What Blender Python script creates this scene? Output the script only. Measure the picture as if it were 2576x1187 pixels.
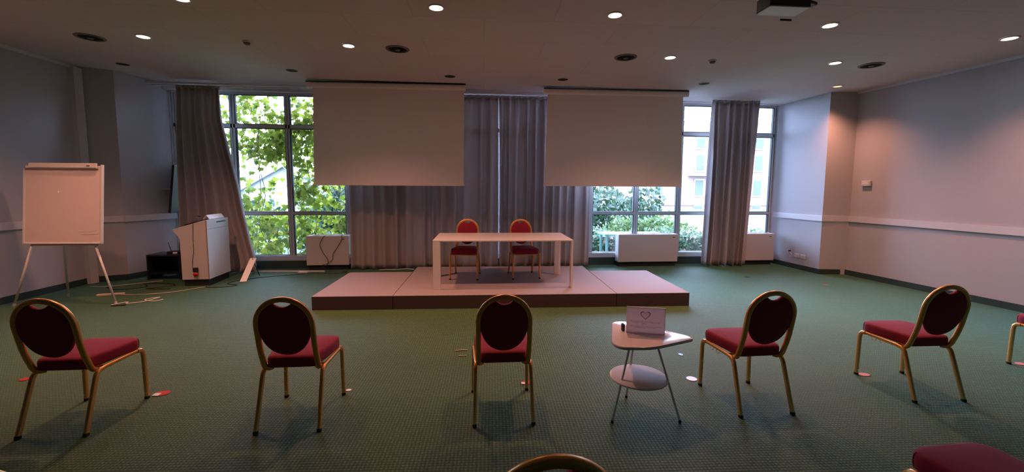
import bpy, math, random
from mathutils import Vector, Matrix
random.seed(7)
PI = math.pi
SC = bpy.context.scene
for o in list(bpy.data.objects): bpy.data.objects.remove(o)
COL = SC.collection

# ------------------------------------------------------------------ camera
FPX, YP, PITCH, ROLL, YAW, EYE = 1065.0, 567.492, 0.0890914684, 0.00552290627, 0.0964448687, 1.68
cam_d = bpy.data.cameras.new('camera'); cam = bpy.data.objects.new('camera', cam_d); COL.objects.link(cam)
cy, sy, cp, sp = math.cos(YAW), math.sin(YAW), math.cos(PITCH), math.sin(PITCH)
fw = Vector((sy*cp, cy*cp, -sp)); rt = Vector((cy, -sy, 0)); up = rt.cross(fw)
c_, s_ = math.cos(ROLL), math.sin(ROLL)
r_ = c_*rt + s_*up; u_ = -s_*rt + c_*up
M3 = Matrix((r_, u_, -fw)).transposed()
cam.matrix_world = Matrix.Translation((0, 0, EYE)) @ M3.to_4x4()
cam_d.sensor_fit = 'HORIZONTAL'; cam_d.sensor_width = 36.0
cam_d.lens = FPX/2576*36.0
cam_d.shift_y = (YP - 593.5)/2576
cam_d.clip_start = 0.05; cam_d.clip_end = 500
SC.camera = cam

# ------------------------------------------------------------------ view, world
SC.view_settings.view_transform = 'Standard'; SC.view_settings.look = 'None'
SC.view_settings.gamma = 1.0; SC.view_settings.use_curve_mapping = False
SC.view_settings.exposure = 1.42
W = bpy.data.worlds.new('overcast_sky'); SC.world = W; W.use_nodes = True
wn = W.node_tree.nodes; wl = W.node_tree.links; wn.clear()
wo = wn.new('ShaderNodeOutputWorld'); wb = wn.new('ShaderNodeBackground')
tc = wn.new('ShaderNodeTexCoord'); sx = wn.new('ShaderNodeSeparateXYZ'); rmp = wn.new('ShaderNodeValToRGB')
wl.new(tc.outputs['Generated'], sx.inputs[0]); wl.new(sx.outputs['Z'], rmp.inputs[0])
rmp.color_ramp.elements[0].position = 0.0; rmp.color_ramp.elements[0].color = (0.53, 0.64, 1.0, 1)
rmp.color_ramp.elements[1].position = 0.6; rmp.color_ramp.elements[1].color = (0.51, 0.62, 1.0, 1)
wl.new(rmp.outputs[0], wb.inputs[0]); wb.inputs[1].default_value = 13.5
wl.new(wb.outputs[0], wo.inputs[0])

# portal over the glazing (guides sky sampling; emits nothing itself)
pl = bpy.data.lights.new('window_portal', 'AREA'); pl.shape = 'RECTANGLE'; pl.size = 13.0; pl.size_y = 3.5
pl.cycles.is_portal = True
po = bpy.data.objects.new('window_portal', pl); COL.objects.link(po)
po.location = (0.38, 9.35, 1.85); po.rotation_euler = (-PI/2, 0, 0)

LAMP_W = 90.0; LAMP_COL = (1.0, 0.42, 0.27); LAMP_EMIT = 16.0

# ------------------------------------------------------------------ materials
def mat(name, col, rough=0.6, metal=0.0, spec=0.5, noise=0.0, nscale=20.0, bump=0.0, bscale=200.0, sheen=0.0, trans=0.0, coat=0.0):
    m = bpy.data.materials.new(name); m.use_nodes = True
    nt = m.node_tree; b = nt.nodes['Principled BSDF']
    b.inputs['Base Color'].default_value = (*col, 1); b.inputs['Roughness'].default_value = rough
    b.inputs['Metallic'].default_value = metal; b.inputs['Specular IOR Level'].default_value = spec
    if sheen: b.inputs['Sheen Weight'].default_value = sheen; b.inputs['Sheen Roughness'].default_value = 0.4
    if coat: b.inputs['Coat Weight'].default_value = coat
    t = nt.nodes.new('ShaderNodeTexCoord')
    if noise or True:
        n = nt.nodes.new('ShaderNodeTexNoise'); n.inputs['Scale'].default_value = nscale; n.inputs['Detail'].default_value = 4
        nt.links.new(t.outputs['Object'], n.inputs['Vector'])
        mx = nt.nodes.new('ShaderNodeMix'); mx.data_type = 'RGBA'; k = max(noise, 0.03)
        mx.inputs[6].default_value = tuple(max(0, c*(1-k)) for c in col)+(1,); mx.inputs[7].default_value = tuple(min(1, c*(1+k)) for c in col)+(1,)
        nt.links.new(n.outputs['Fac'], mx.inputs[0]); nt.links.new(mx.outputs[2], b.inputs['Base Color'])
    if bump:
        n2 = nt.nodes.new('ShaderNodeTexNoise'); n2.inputs['Scale'].default_value = bscale; n2.inputs['Detail'].default_value = 3
        nt.links.new(t.outputs['Object'], n2.inputs['Vector'])
        bp = nt.nodes.new('ShaderNodeBump'); bp.inputs['Strength'].default_value = bump; bp.inputs['Distance'].default_value = 0.002
        nt.links.new(n2.outputs['Fac'], bp.inputs['Height']); nt.links.new(bp.outputs[0], b.inputs['Normal'])
    if trans:
        tr = nt.nodes.new('ShaderNodeBsdfTranslucent'); ms = nt.nodes.new('ShaderNodeMixShader'); ms.inputs[0].default_value = trans
        nt.links.new(mx.outputs[2], tr.inputs[0])
        nt.links.new(b.outputs[0], ms.inputs[1]); nt.links.new(tr.outputs[0], ms.inputs[2])
        nt.links.new(ms.outputs[0], nt.nodes['Material Output'].inputs[0])
    return m

def emis(name, col, s):
    m = bpy.data.materials.new(name); m.use_nodes = True; nt = m.node_tree; nt.nodes.clear()
    e = nt.nodes.new('ShaderNodeEmission'); o = nt.nodes.new('ShaderNodeOutputMaterial')
    e.inputs[0].default_value = (*col, 1); e.inputs[1].default_value = s; nt.links.new(e.outputs[0], o.inputs[0]); return m

def glass_mat():
    m = bpy.data.materials.new('window_glass'); m.use_nodes = True; nt = m.node_tree; nt.nodes.clear()
    tr = nt.nodes.new('ShaderNodeBsdfTransparent'); gl = nt.nodes.new('ShaderNodeBsdfGlossy'); gl.inputs['Roughness'].default_value = 0.02
    tr.inputs[0].default_value = (0.90, 0.95, 0.95, 1)
    mx = nt.nodes.new('ShaderNodeMixShader'); fr = nt.nodes.new('ShaderNodeFresnel'); fr.inputs[0].default_value = 1.45
    o = nt.nodes.new('ShaderNodeOutputMaterial')
    nt.links.new(fr.outputs[0], mx.inputs[0]); nt.links.new(tr.outputs[0], mx.inputs[1]); nt.links.new(gl.outputs[0], mx.inputs[2]); nt.links.new(mx.outputs[0], o.inputs[0])
    return m

def carpet_mat():
    m = bpy.data.materials.new('green_carpet'); m.use_nodes = True; nt = m.node_tree; N = nt.nodes; L = nt.links
    b = N['Principled BSDF']; b.inputs['Roughness'].default_value = 0.75; b.inputs['Specular IOR Level'].default_value = 0.35
    b.inputs['Sheen Weight'].default_value = 1.0; b.inputs['Sheen Roughness'].default_value = 0.2; b.inputs['Sheen Tint'].default_value = (0.2, 1.0, 0.9, 1)
    t = N.new('ShaderNodeTexCoord'); mp = N.new('ShaderNodeMapping'); mp.inputs['Rotation'].default_value = (0, 0, 0.05)
    L.new(t.outputs['Object'], mp.inputs[0]); s = N.new('ShaderNodeSeparateXYZ'); L.new(mp.outputs[0], s.inputs[0])
    def mth(op, a, bb=None):
        n = N.new('ShaderNodeMath'); n.operation = op
        for i, v in enumerate((a, bb)):
            if v is None: continue
            if isinstance(v, (int, float)): n.inputs[i].default_value = v
            else: L.new(v, n.inputs[i])
        return n.outputs[0]
    k = 2*PI/0.034
    a = mth('SINE', mth('MULTIPLY', mth('ADD', s.outputs[0], s.outputs[1]), k*0.7071))
    c = mth('SINE', mth('MULTIPLY', mth('SUBTRACT', s.outputs[0], s.outputs[1]), k*0.7071))
    d = mth('MULTIPLY', a, c)
    no = N.new('ShaderNodeTexNoise'); no.inputs['Scale'].default_value = 60; no.inputs['Detail'].default_value = 3; L.new(t.outputs['Object'], no.inputs[0])
    d2 = mth('ADD', mth('MULTIPLY', d, 0.5), mth('MULTIPLY', mth('SUBTRACT', no.outputs['Fac'], 0.5), 1.3))
    r = N.new('ShaderNodeValToRGB'); L.new(mth('ADD', mth('MULTIPLY', d2, 0.5), 0.5), r.inputs[0])
    e = r.color_ramp.elements; e[0].position = 0.3; e[0].color = (0.030, 0.068, 0.022, 1); e[1].position = 0.78; e[1].color = (0.125, 0.195, 0.070, 1)
    x = e.new(0.55); x.color = (0.044, 0.098, 0.033, 1)
    big = N.new('ShaderNodeTexNoise'); big.inputs['Scale'].default_value = 1.1; big.inputs['Detail'].default_value = 3; L.new(t.outputs['Object'], big.inputs[0])
    mx = N.new('ShaderNodeMix'); mx.data_type = 'RGBA'; mx.blend_type = 'MULTIPLY'; mx.inputs[0].default_value = 0.35
    L.new(r.outputs[0], mx.inputs[6]); L.new(big.outputs['Fac'], mx.inputs[7])
    gm = N.new('ShaderNodeMix'); gm.data_type = 'RGBA'; gm.blend_type = 'MULTIPLY'; gm.inputs[0].default_value = 1; gm.inputs[7].default_value = (1.15, 1.15, 1.15, 1)
    L.new(mx.outputs[2], gm.inputs[6]); L.new(gm.outputs[2], b.inputs['Base Color'])
    bp = N.new('ShaderNodeBump'); bp.inputs['Strength'].default_value = 0.5; bp.inputs['Distance'].default_value = 0.004
    L.new(d2, bp.inputs['Height']); L.new(bp.outputs[0], b.inputs['Normal'])
    return m

def ceiling_mat():
    m = mat('ceiling_paint', (0.68, 0.60, 0.60), 0.85, bump=0.15, bscale=60); nt = m.node_tree; N = nt.nodes; L = nt.links
    b = N['Principled BSDF']; base = b.inputs['Base Color'].links[0].from_socket
    t = N.new('ShaderNodeTexCoord'); mp = N.new('ShaderNodeMapping'); mp.inputs['Rotation'].default_value = (0, 0, 0.03)
    br = N.new('ShaderNodeTexBrick'); br.inputs['Scale'].default_value = 1.0; br.inputs['Mortar Size'].default_value = 0.006
    br.inputs['Brick Width'].default_value = 1.6; br.inputs['Row Height'].default_value = 0.72
    br.inputs['Color1'].default_value = (1, 1, 1, 1); br.inputs['Color2'].default_value = (0.95, 0.95, 0.96, 1); br.inputs['Mortar'].default_value = (0.84, 0.84, 0.84, 1)
    L.new(t.outputs['Object'], mp.inputs[0]); L.new(mp.outputs[0], br.inputs[0])
    mx = N.new('ShaderNodeMix'); mx.data_type = 'RGBA'; mx.blend_type = 'MULTIPLY'; mx.inputs[0].default_value = 1
    L.new(base, mx.inputs[6]); L.new(br.outputs[0], mx.inputs[7]); L.new(mx.outputs[2], b.inputs['Base Color'])
    return m

def leaf_mat(name, c1, c2, c3, tr=0.4):
    m = bpy.data.materials.new(name); m.use_nodes = True; nt = m.node_tree; N = nt.nodes; L = nt.links
    b = N['Principled BSDF']; b.inputs['Roughness'].default_value = 0.5
    g = N.new('ShaderNodeNewGeometry'); r = N.new('ShaderNodeValToRGB')
    L.new(g.outputs['Random Per Island'], r.inputs[0]); e = r.color_ramp.elements
    e[0].color = (*c1, 1); e[1].color = (*c3, 1); x = e.new(0.5); x.color = (*c2, 1)
    L.new(r.outputs[0], b.inputs['Base Color'])
    t = N.new('ShaderNodeBsdfTranslucent'); L.new(r.outputs[0], t.inputs[0])
    ms = N.new('ShaderNodeMixShader'); ms.inputs[0].default_value = tr
    L.new(b.outputs[0], ms.inputs[1]); L.new(t.outputs[0], ms.inputs[2]); L.new(ms.outputs[0], N['Material Output'].inputs[0])
    return m

MT = dict(
 wall=mat('wall_fabric', (0.46, 0.44, 0.46), 0.85, noise=0.05, nscale=90, bump=0.25, bscale=350),
 rail=mat('rail_paint', (0.62, 0.60, 0.62), 0.5),
 projw=mat('projector_white', (0.92, 0.92, 0.96), 0.35),
 lowbounce=mat('low_bounce_dark', (0.05, 0.03, 0.02), 0.5, noise=0.3, nscale=4),
 base=mat('green_baseboard', (0.018, 0.045, 0.038), 0.7, noise=0.2, nscale=80),
 carpet=carpet_mat(), ceil=ceiling_mat(),
 alu=mat('window_aluminium', (0.50, 0.52, 0.54), 0.35, 0.35), gasket=mat('black_gasket', (0.01, 0.012, 0.012), 0.6),
 glass=glass_mat(),
 curtain=mat('curtain_cloth', (0.46, 0.40, 0.39), 0.9, noise=0.10, nscale=140, bump=0.2, bscale=500, trans=0.16),
 white=mat('white_laminate', (0.72, 0.68, 0.66), 0.25), whitem=mat('white_metal', (0.72, 0.70, 0.68), 0.4),
 board=mat('whiteboard_face', (0.74, 0.64, 0.62), 0.12, coat=0.25), screen=mat('projection_screen', (0.88, 0.80, 0.80), 0.8, bump=0.1, bscale=300),
 gold=mat('gold_frame', (0.80, 0.40, 0.12), 0.34, 0.72, noise=0.05), redf=mat('red_fabric', (0.24, 0.002, 0.026), 0.85, noise=0.15, nscale=250, bump=0.3, bscale=600, sheen=0.06),
 black=mat('black_plastic', (0.008, 0.008, 0.009), 0.4), dark=mat('dark_plinth', (0.012, 0.014, 0.016), 0.6), rubber=mat('black_rubber', (0.012, 0.01, 0.01), 0.8),
 stage=mat('stage_carpet', (0.28, 0.235, 0.25), 0.9, noise=0.15, nscale=300, bump=0.4, bscale=500),
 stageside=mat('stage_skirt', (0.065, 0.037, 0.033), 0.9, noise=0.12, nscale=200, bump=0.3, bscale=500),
 lectw=mat('lectern_white', (0.80, 0.80, 0.80), 0.45), greym=mat('fan_coil_paint', (0.50, 0.47, 0.47), 0.5),
 edge=mat('lectern_edge', (0.30, 0.12, 0.10), 0.6), red=mat('red_plastic', (0.45, 0.02, 0.015), 0.4), pink=mat('pink_vinyl', (0.60, 0.25, 0.25), 0.5),
 chrome=mat('chrome', (0.8, 0.8, 0.8), 0.15, 1.0), cable_w=mat('white_cable', (0.6, 0.56, 0.5), 0.5), cable_k=mat('black_cable', (0.015, 0.015, 0.017), 0.5),
 beige=mat('beige_plastic', (0.62, 0.50, 0.40), 0.45), acry=mat('sign_card', (0.80, 0.74, 0.78), 0.25, trans=0.5), ink=mat('grey_ink', (0.30, 0.24, 0.27), 0.6), inkred=mat('red_ink', (0.28, 0.03, 0.05), 0.5),
 lampon=emis('lamp_glow', (1.0, 0.86, 0.72), LAMP_EMIT), lampdim=emis('lamp_glow_dim', (1.0, 0.55, 0.30), 0.9),
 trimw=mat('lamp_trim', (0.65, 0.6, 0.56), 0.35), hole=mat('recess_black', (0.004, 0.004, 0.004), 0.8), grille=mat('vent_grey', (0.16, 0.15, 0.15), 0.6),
 ivy=leaf_mat('ivy_leaf', (0.065, 0.10, 0.008), (0.14, 0.18, 0.015), (0.26, 0.27, 0.04), 0.55),
 tree=leaf_mat('tree_leaf', (0.012, 0.030, 0.014), (0.022, 0.045, 0.022), (0.045, 0.075, 0.032), 0.3),
 bush=leaf_mat('bush_leaf', (0.05, 0.09, 0.025), (0.08, 0.13, 0.035), (0.12, 0.16, 0.05), 0.35),
 hedge=leaf_mat('hedge_leaf', (0.05, 0.12, 0.06), (0.09, 0.16, 0.08), (0.30, 0.17, 0.13), 0.35),
 stem=mat('vine_stem', (0.12, 0.09, 0.06), 0.8, noise=0.3), trunk=mat('bark', (0.08, 0.06, 0.045), 0.9, noise=0.3),
 facade=mat('pink_render', (0.19, 0.115, 0.10), 0.9, noise=0.06, nscale=2), cornice=mat('stone_trim', (0.20, 0.18, 0.17), 0.8), roofg=mat('slate_roof', (0.075, 0.085, 0.10), 0.7),
 pane=mat('distant_glass', (0.12, 0.15, 0.19), 0.2), shutter=mat('shutter_grey', (0.05, 0.06, 0.07), 0.7), housew=mat('white_render', (0.22, 0.22, 0.22), 0.9), tile=mat('roof_tile', (0.30, 0.17, 0.14), 0.9, noise=0.2),
 ground=mat('garden_ground', (0.06, 0.09, 0.05), 0.95, noise=0.3, nscale=3), bglass=mat('pale_metal', (0.10, 0.20, 0.17), 0.3),
)

# ------------------------------------------------------------------ mesh helpers
class MB:
    def __init__(s): s.v = []; s.f = []
    def add(s, vs, fs):
        n = len(s.v); s.v += [tuple(v) for v in vs]; s.f += [tuple(i+n for i in f) for f in fs]
    def box(s, x0, x1, y0, y1, z0, z1, rz=0.0, c=None):
        vs = [(x, y, z) for z in (z0, z1) for y in (y0, y1) for x in (x0, x1)]
        if rz:
            cx, cy = c if c else ((x0+x1)/2, (y0+y1)/2); a, b = math.cos(rz), math.sin(rz)
            vs = [(cx+(x-cx)*a-(y-cy)*b, cy+(x-cx)*b+(y-cy)*a, z) for x, y, z in vs]
        s.add(vs, [(0, 2, 3, 1), (4, 5, 7, 6), (0, 1, 5, 4), (2, 6, 7, 3), (0, 4, 6, 2), (1, 3, 7, 5)]); return s
    def prism(s, pts, z0, z1):          # pts: [(x,y)] counter-clockwise; vertical extrusion
        n = len(pts); vs = [(x, y, z0) for x, y in pts]+[(x, y, z1) for x, y in pts]
        s.add(vs, [tuple(range(n-1, -1, -1)), tuple(range(n, 2*n))]+[(i, (i+1) % n, n+(i+1) % n, n+i) for i in range(n)]); return s
    def loft(s, rings, cap=True, closed=True):
        n = len(rings[0]); vs = [p for r in rings for p in r]; fs = []
        for k in range(len(rings)-1):
            for i in range(n if closed else n-1):
                j = (i+1) % n; fs.append((k*n+i, k*n+j, (k+1)*n+j, (k+1)*n+i))
        if cap: fs += [tuple(range(n-1, -1, -1)), tuple((len(rings)-1)*n+i for i in range(n))]
        s.add(vs, fs); return s
    def tube(s, pts, a, b=None, seg=10, closed=False, upv=(0, 0, 1), taper=None, sq=1.0):
        # sweep with a frame kept perpendicular to the path; a: half size across, b: half size along 'upv'
        b = a if b is None else b; P = [Vector(p) for p in pts]; n = len(P); rings = []; U = Vector(upv)
        for i in range(n):
            t = (P[(i+1) % n]-P[i-1]) if closed else (P[min(i+1, n-1)]-P[max(i-1, 0)])
            t.normalize(); x = U.cross(t)
            if x.length < 1e-4: x = Vector((1, 0, 0)).cross(t)
            x.normalize(); y = t.cross(x); k = taper[i] if taper else 1.0; ring = []
            for j in range(seg):
                w = 2*PI*j/seg; ca, sa = math.cos(w), math.sin(w)
                ca = math.copysign(abs(ca)**sq, ca); sa = math.copysign(abs(sa)**sq, sa)
                ring.append(P[i]+x*(a*k*ca)+y*(b*k*sa))
            rings.append(ring)
        if closed: rings.append(rings[0])
        return s.loft(rings, cap=not closed)
    def lathe(s, prof, c=(0, 0, 0), seg=32, cap=True):   # prof [(r,z)]
        return s.loft([[(c[0]+r*math.cos(2*PI*j/seg), c[1]+r*math.sin(2*PI*j/seg), c[2]+z) for j in range(seg)] for r, z in prof], cap=cap)
    def build(s, name, m, parent=None, smooth=False, bevel=0.0, seg=2):
        me = bpy.data.meshes.new(name); me.from_pydata(s.v, [], s.f); me.update(); me.materials.append(m)
        if smooth:
            for p in me.polygons: p.use_smooth = True
        o = bpy.data.objects.new(name, me); COL.objects.link(o)
        if parent: o.parent = parent
        if bevel:
            md = o.modifiers.new('bevel', 'BEVEL'); md.width = bevel; md.segments = seg; md.limit_method = 'ANGLE'; md.angle_limit = 0.6
        return o

def smooth_by_angle(o, ang=40):
    me = o.data
    for p in me.polygons: p.use_smooth = True
    import bmesh
    bm = bmesh.new(); bm.from_mesh(me)
    bmesh.ops.recalc_face_normals(bm, faces=bm.faces)
    for e in bm.edges:
        if len(e.link_faces) == 2 and e.calc_face_angle(0) > math.radians(ang): e.smooth = False
    bm.to_mesh(me); bm.free(); return o

def tag(o, label=None, cat=None, group=None, kind=None):
    if label: o['label'] = label
    if cat: o['category'] = cat
    if group: o['group'] = group
    if kind: o['kind'] = kind
    return o
def thing(name, label, cat, loc=(0, 0, 0), rz=0.0, group=None):
    o = bpy.data.objects.new(name, None); COL.objects.link(o); o.location = loc; o.rotation_euler = (0, 0, rz); o.empty_display_size = 0.1
    return tag(o, label, cat, group)
def struct(o): o['kind'] = 'structure'; return o
def dup(root, loc, rz, label, group=None):
    r = root.copy(); COL.objects.link(r); r.location = loc; r.rotation_euler = (0, 0, rz); r['label'] = label
    if group: r['group'] = group
    for ch in list(root.children):
        c = ch.copy(); COL.objects.link(c); c.parent = r
        for g in list(ch.children):
            d = g.copy(); COL.objects.link(d); d.parent = c
    return r
def arc(cx, cy, r, a0, a1, n): return [(cx+r*math.cos(a0+(a1-a0)*i/n), cy+r*math.sin(a0+(a1-a0)*i/n)) for i in range(n+1)]
def rounded(pts, r, n=5):               # rounded polygon from corner points
    out = []; m = len(pts)
    for i in range(m):
        p = Vector(pts[i]); a = Vector(pts[i-1])-p; b = Vector(pts[(i+1) % m])-p
        rr = r[i] if isinstance(r, (list, tuple)) else r
        a2 = p+a.normalized()*rr; b2 = p+b.normalized()*rr
        for k in range(n+1):
            t = k/n; q = a2*(1-t)**2+p*2*t*(1-t)+b2*t*t; out.append((q.x, q.y))
    return out
def bez(P, n=12):                       # Catmull-Rom through points
    P = [Vector(p) for p in P]; Q = [P[0]]+P+[P[-1]]; out = []
    for i in range(1, len(Q)-2):
        for k in range(n):
            t = k/n; a, b, c, d = Q[i-1], Q[i], Q[i+1], Q[i+2]
            out.append(0.5*((2*b)+(c-a)*t+(2*a-5*b+4*c-d)*t*t+(3*b-a-3*c+d)*t**3))
    out.append(P[-1]); return out

def zc(x): return 3.605-0.0082*x        # underside of the ceiling

# ------------------------------------------------------------------ room shell
YW = 9.07                                # window plane
XL0, XR0, XLW = -6.13, 6.90, -5.84                   # faces of the window piers
YB = -4.5
struct(MB().box(-7.2, 9.0, YB-0.3, YW+0.1, -0.2, 0.0).build('floor', MT['carpet']))
cm = MB(); vs = [(x, y, zc(x)+dz) for dz in (0, 0.2) for y in (YB-0.3, YW+0.12) for x in (-7.2, 9.0)]
cm.add(vs, [(0, 2, 3, 1), (4, 5, 7, 6), (0, 1, 5, 4), (2, 6, 7, 3), (0, 4, 6, 2), (1, 3, 7, 5)])
struct(cm.build('ceiling', MT['ceil']))
WZ = 3.75
# left wall with its pier: one piece of wall each
LN = [(-6.72, YB), (-6.60, 6.45), (-6.555, 7.92)]       # near part, room side
struct(MB().prism([(-6.72, YB), (-6.60, 6.45), (-6.555, 7.92), (-6.555, 8.0), (-7.1, 8.0), (-7.1, YB)], -0.1, WZ).build('wall_left', MT['wall']))
struct(MB().prism([(-6.60, 7.90), (XL0, 8.12), (XLW, YW+0.1), (-7.1, YW+0.1), (-7.1, 7.95)], -0.1, WZ).build('wall_left_pier', MT['wall']))
RW = lambda y: 7.40+(7.64-y)*0.0792                     # right wall face
struct(MB().prism([(RW(YB), YB), (RW(YB)+0.3, YB), (RW(YW)+1.4, YW+0.1), (RW(YW), YW+0.1)], -0.1, WZ).build('wall_right', MT['wall']))
struct(MB().prism([(XR0, 7.715), (RW(7.64)+0.3, 7.58), (RW(7.64)+0.3, YW+0.1), (XR0-0.04, YW+0.1)], -0.1, WZ).build('wall_right_pier', MT['wall']))
struct(MB().box(-7.2, 9.0, YB-0.2, YB, -0.1, WZ).build('wall_back', MT['lowbounce']))  # unseen back wall, its dark finish made up to cut bounced daylight
# vertical trim in the left corner
struct(MB().prism([(-6.60, 7.79), (-6.49, 7.80), (-6.46, 7.92), (-6.60, 7.92)], 0, 3.62).build('trim_1', MT['rail']))
# dark skirt under the window
struct(MB().box(XL0, XR0, YW-0.06, YW+0.1, 0, 0.175).build('baseboard_window', MT['base']))
def strip(name, pts, z0, z1, t, m):       # follows wall line pts; t = thickness towards the room (list of normals via offset sign)
    o = MB()
    for a, b in zip(pts[:-1], pts[1:]):
        d = Vector((b[0]-a[0], b[1]-a[1])); n = Vector((d.y, -d.x)).normalized()*t; e = d.normalized()*abs(t)*0.9
        o.prism([(a[0]-e.x, a[1]-e.y), (a[0]-e.x+n.x, a[1]-e.y+n.y), (b[0]+e.x+n.x, b[1]+e.y+n.y), (b[0]+e.x, b[1]+e.y)] if t > 0 else
                [(a[0]-e.x+n.x, a[1]-e.y+n.y), (a[0]-e.x, a[1]-e.y), (b[0]+e.x, b[1]+e.y), (b[0]+e.x+n.x, b[1]+e.y+n.y)], z0, z1)
    return struct(o.build(name, m))
LP = [(-6.72, YB), (-6.60, 6.45), (-6.555, 7.90)]; LPP = [(-6.585, 7.907), (XL0, 8.12), (XLW-0.01, YW-0.07)]
RP = [(XR0-0.035, YW-0.07), (XR0, 7.715), (RW(7.64), 7.648)]; RP2 = [(RW(7.64), 7.64), (RW(YB), YB)]
def rails(nm, pts):
    strip('baseboard_'+nm, pts, 0, 0.10, 0.014, MT['base']); strip('trim_'+{'left': '2', 'left_pier': '3', 'right_pier': '4', 'right': '5'}[nm], pts, *((1.04, 1.15) if 'left' in nm else (1.055, 1.165)), 0.022, MT['rail'])
rails('left', LP); rails('left_pier', LPP); rails('right_pier', RP); rails('right', RP2)
# slim cornice beads where ceiling meets side walls
strip('trim_6', LP, 3.605, 3.66, 0.02, MT['rail']); strip('trim_7', RP2, 3.50, 3.545, 0.02, MT['rail'])

# ------------------------------------------------------------------ glazing
XM = [-5.82, -5.72, -4.71, -3.67, -2.53, -1.5, -0.5, 0.55, 1.58, 2.60, 3.62, 4.60, 5.70, 6.80]
ZR = [0.22, 1.13, 2.885, 3.56]
def window(n, i0, i1):
    xs = XM[i0:i1+1]; r = struct(bpy.data.objects.new('window_%d' % n, None)); COL.objects.link(r); r.location = ((xs[0]+xs[-1])/2, YW, 0); r.location.x = 0; r.location.y = 0
    f = MB(); g = MB(); gl = MB()
    for k, x in enumerate(xs):
        if k == len(xs)-1 and i1 < len(XM)-1: continue
        f.box(x-0.045, x-0.012, YW-0.03, YW+0.05, 0.2, 3.60); f.box(x+0.012, x+0.045, YW-0.03, YW+0.05, 0.2, 3.60); f.box(x-0.012, x+0.012, YW-0.012, YW+0.05, 0.2, 3.60)
    f.box(xs[0], xs[-1], YW-0.07, YW+0.06, 0.165, 0.27)
    f.box(xs[0], xs[-1], YW-0.02, YW+0.05, 1.105, 1.165); f.box(xs[0], xs[-1], YW-0.035, YW+0.03, 1.125, 1.145)
    f.box(xs[0], xs[-1], YW-0.03, YW+0.05, 2.84, 2.915)
    f.box(xs[0], xs[-1], YW-0.04, YW+0.06, 3.49, 3.70)
    for a, b in zip(xs[:-1], xs[1:]):
        for z0, z1 in ((0.27, 1.105), (1.165, 2.84), (2.915, 3.49)):
            gl.box(a+0.04, b-0.04, YW+0.020, YW+0.026, z0, z1)
            for q in ((a+0.045, a+0.058, z0, z1), (b-0.058, b-0.045, z0, z1)): g.box(q[0], q[1], YW-0.02, YW+0.04, q[2], q[3])
            g.box(a+0.058, b-0.058, YW-0.02, YW+0.04, z0, z0+0.010); g.box(a+0.058, b-0.058, YW-0.02, YW+0.04, z1-0.010, z1)
    f.build('window_frame', MT['alu'], r); g.build('gasket', MT['gasket'], r); gl.build('pane', MT['glass'], r)
    return r
window(1, 0, 4)
window(2, 4, 9)
w3 = window(3, 9, 13)
MB().box(3.02, 3.18, YW-0.055, YW-0.02, 1.12, 1.15).box(3.07, 3.13, YW-0.075, YW-0.055, 1.10, 1.16).build('window_handle', MT['alu'], w3)
struct(MB().box(-5.90, 6.90, YW-0.14, YW+0.1, 3.54, 3.75).build('trim_8', MT['ceil']))

# ------------------------------------------------------------------ curtains
def curtain(label, xt, xb, z0, z1, y, nf, amp, seed, edge=None, pinch=1.0, flare=None, group='taupe curtains along the glazing'):
    rnd = random.Random(seed); NU, NV = nf*14, 34; root = thing('curtain', label, 'curtain', ((xb[0]+xb[1])/2, y, 0), 0, group)
    ph = [rnd.uniform(-0.5, 0.5) for _ in range(nf+2)]; am = [rnd.uniform(0.55, 1.35) for _ in range(nf+2)]
    cx, cy = root.location.x, root.location.y; V = []; F = []
    for j in range(NV+1):
        v = j/NV; z = z1+(z0-z1)*v; xa = xt[0]+(xb[0]-xt[0])*v; xe = edge(z) if edge else xt[1]+(xb[1]-xt[1])*v
        k = 1.45*amp*(0.45+0.55*min(1, v*3))*pinch
        for i in range(NU+1):
            u = i/NU; q = u*nf; a = int(q); fr = q-a
            A = am[a]*(1-fr)+am[a+1]*fr; P = ph[a]*(1-fr)+ph[a+1]*fr
            w = math.sin(2*PI*(q+P*0.7)+0.35*math.sin(3*v+seed)); w = math.copysign(abs(w)**0.7, w)
            yy = y-k*A*w+0.012*math.sin(9*u+4*v+seed); xx = xa+(xe-xa)*u+0.25*k*A*math.cos(2*PI*(q+P*0.7))
            if v < 0.06: yy += 0.012*math.sin(2*PI*q*3)*(1-v/0.06)
            if flare: yy += flare(u, v)
            V.append((xx-cx, yy-cy, z+(0.012*math.sin(5*q) if j == NV else 0)))
    for j in range(NV):
        for i in range(NU):
            a = j*(NU+1)+i; F.append((a, a+1, a+NU+2, a+NU+1))
    m = MB(); m.add(V, F); o = m.build('fabric', MT['curtain'], root, smooth=True)
    sd = o.modifiers.new('thick', 'SOLIDIFY'); sd.thickness = 0.004
    h = MB(); V = []; F = []; n = nf*14
    for z in (z1-0.01, z1+0.05):
        for i in range(n+1):
            u = i/n; V.append((xt[0]+(xt[1]-xt[0])*u-cx, 0.015*math.sin(2*PI*u*nf*1.5), z))
    for i in range(n): F.append((i, i+1, n+2+i, n+1+i))
    h.add(V, F); oo = h.build('heading', MT['curtain'], root, smooth=True); sd = oo.modifiers.new('thick', 'SOLIDIFY'); sd.thickness = 0.006
    return root
def edgeL(z):
    P = [(3.5, -4.69), (2.94, -4.68), (2.35, -4.57), (1.67, -4.42), (1.1, -4.32), (0.6, -4.20), (0.3, -4.12), (0.1, -4.10), (0.0, -4.14)]
    for (za, xa), (zb, xb) in zip(P[:-1], P[1:]):
        if za >= z >= zb: return xa+(xb-xa)*(za-z)/(za-zb)
    return P[0][1] if z > 3.5 else P[-1][1]
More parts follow.
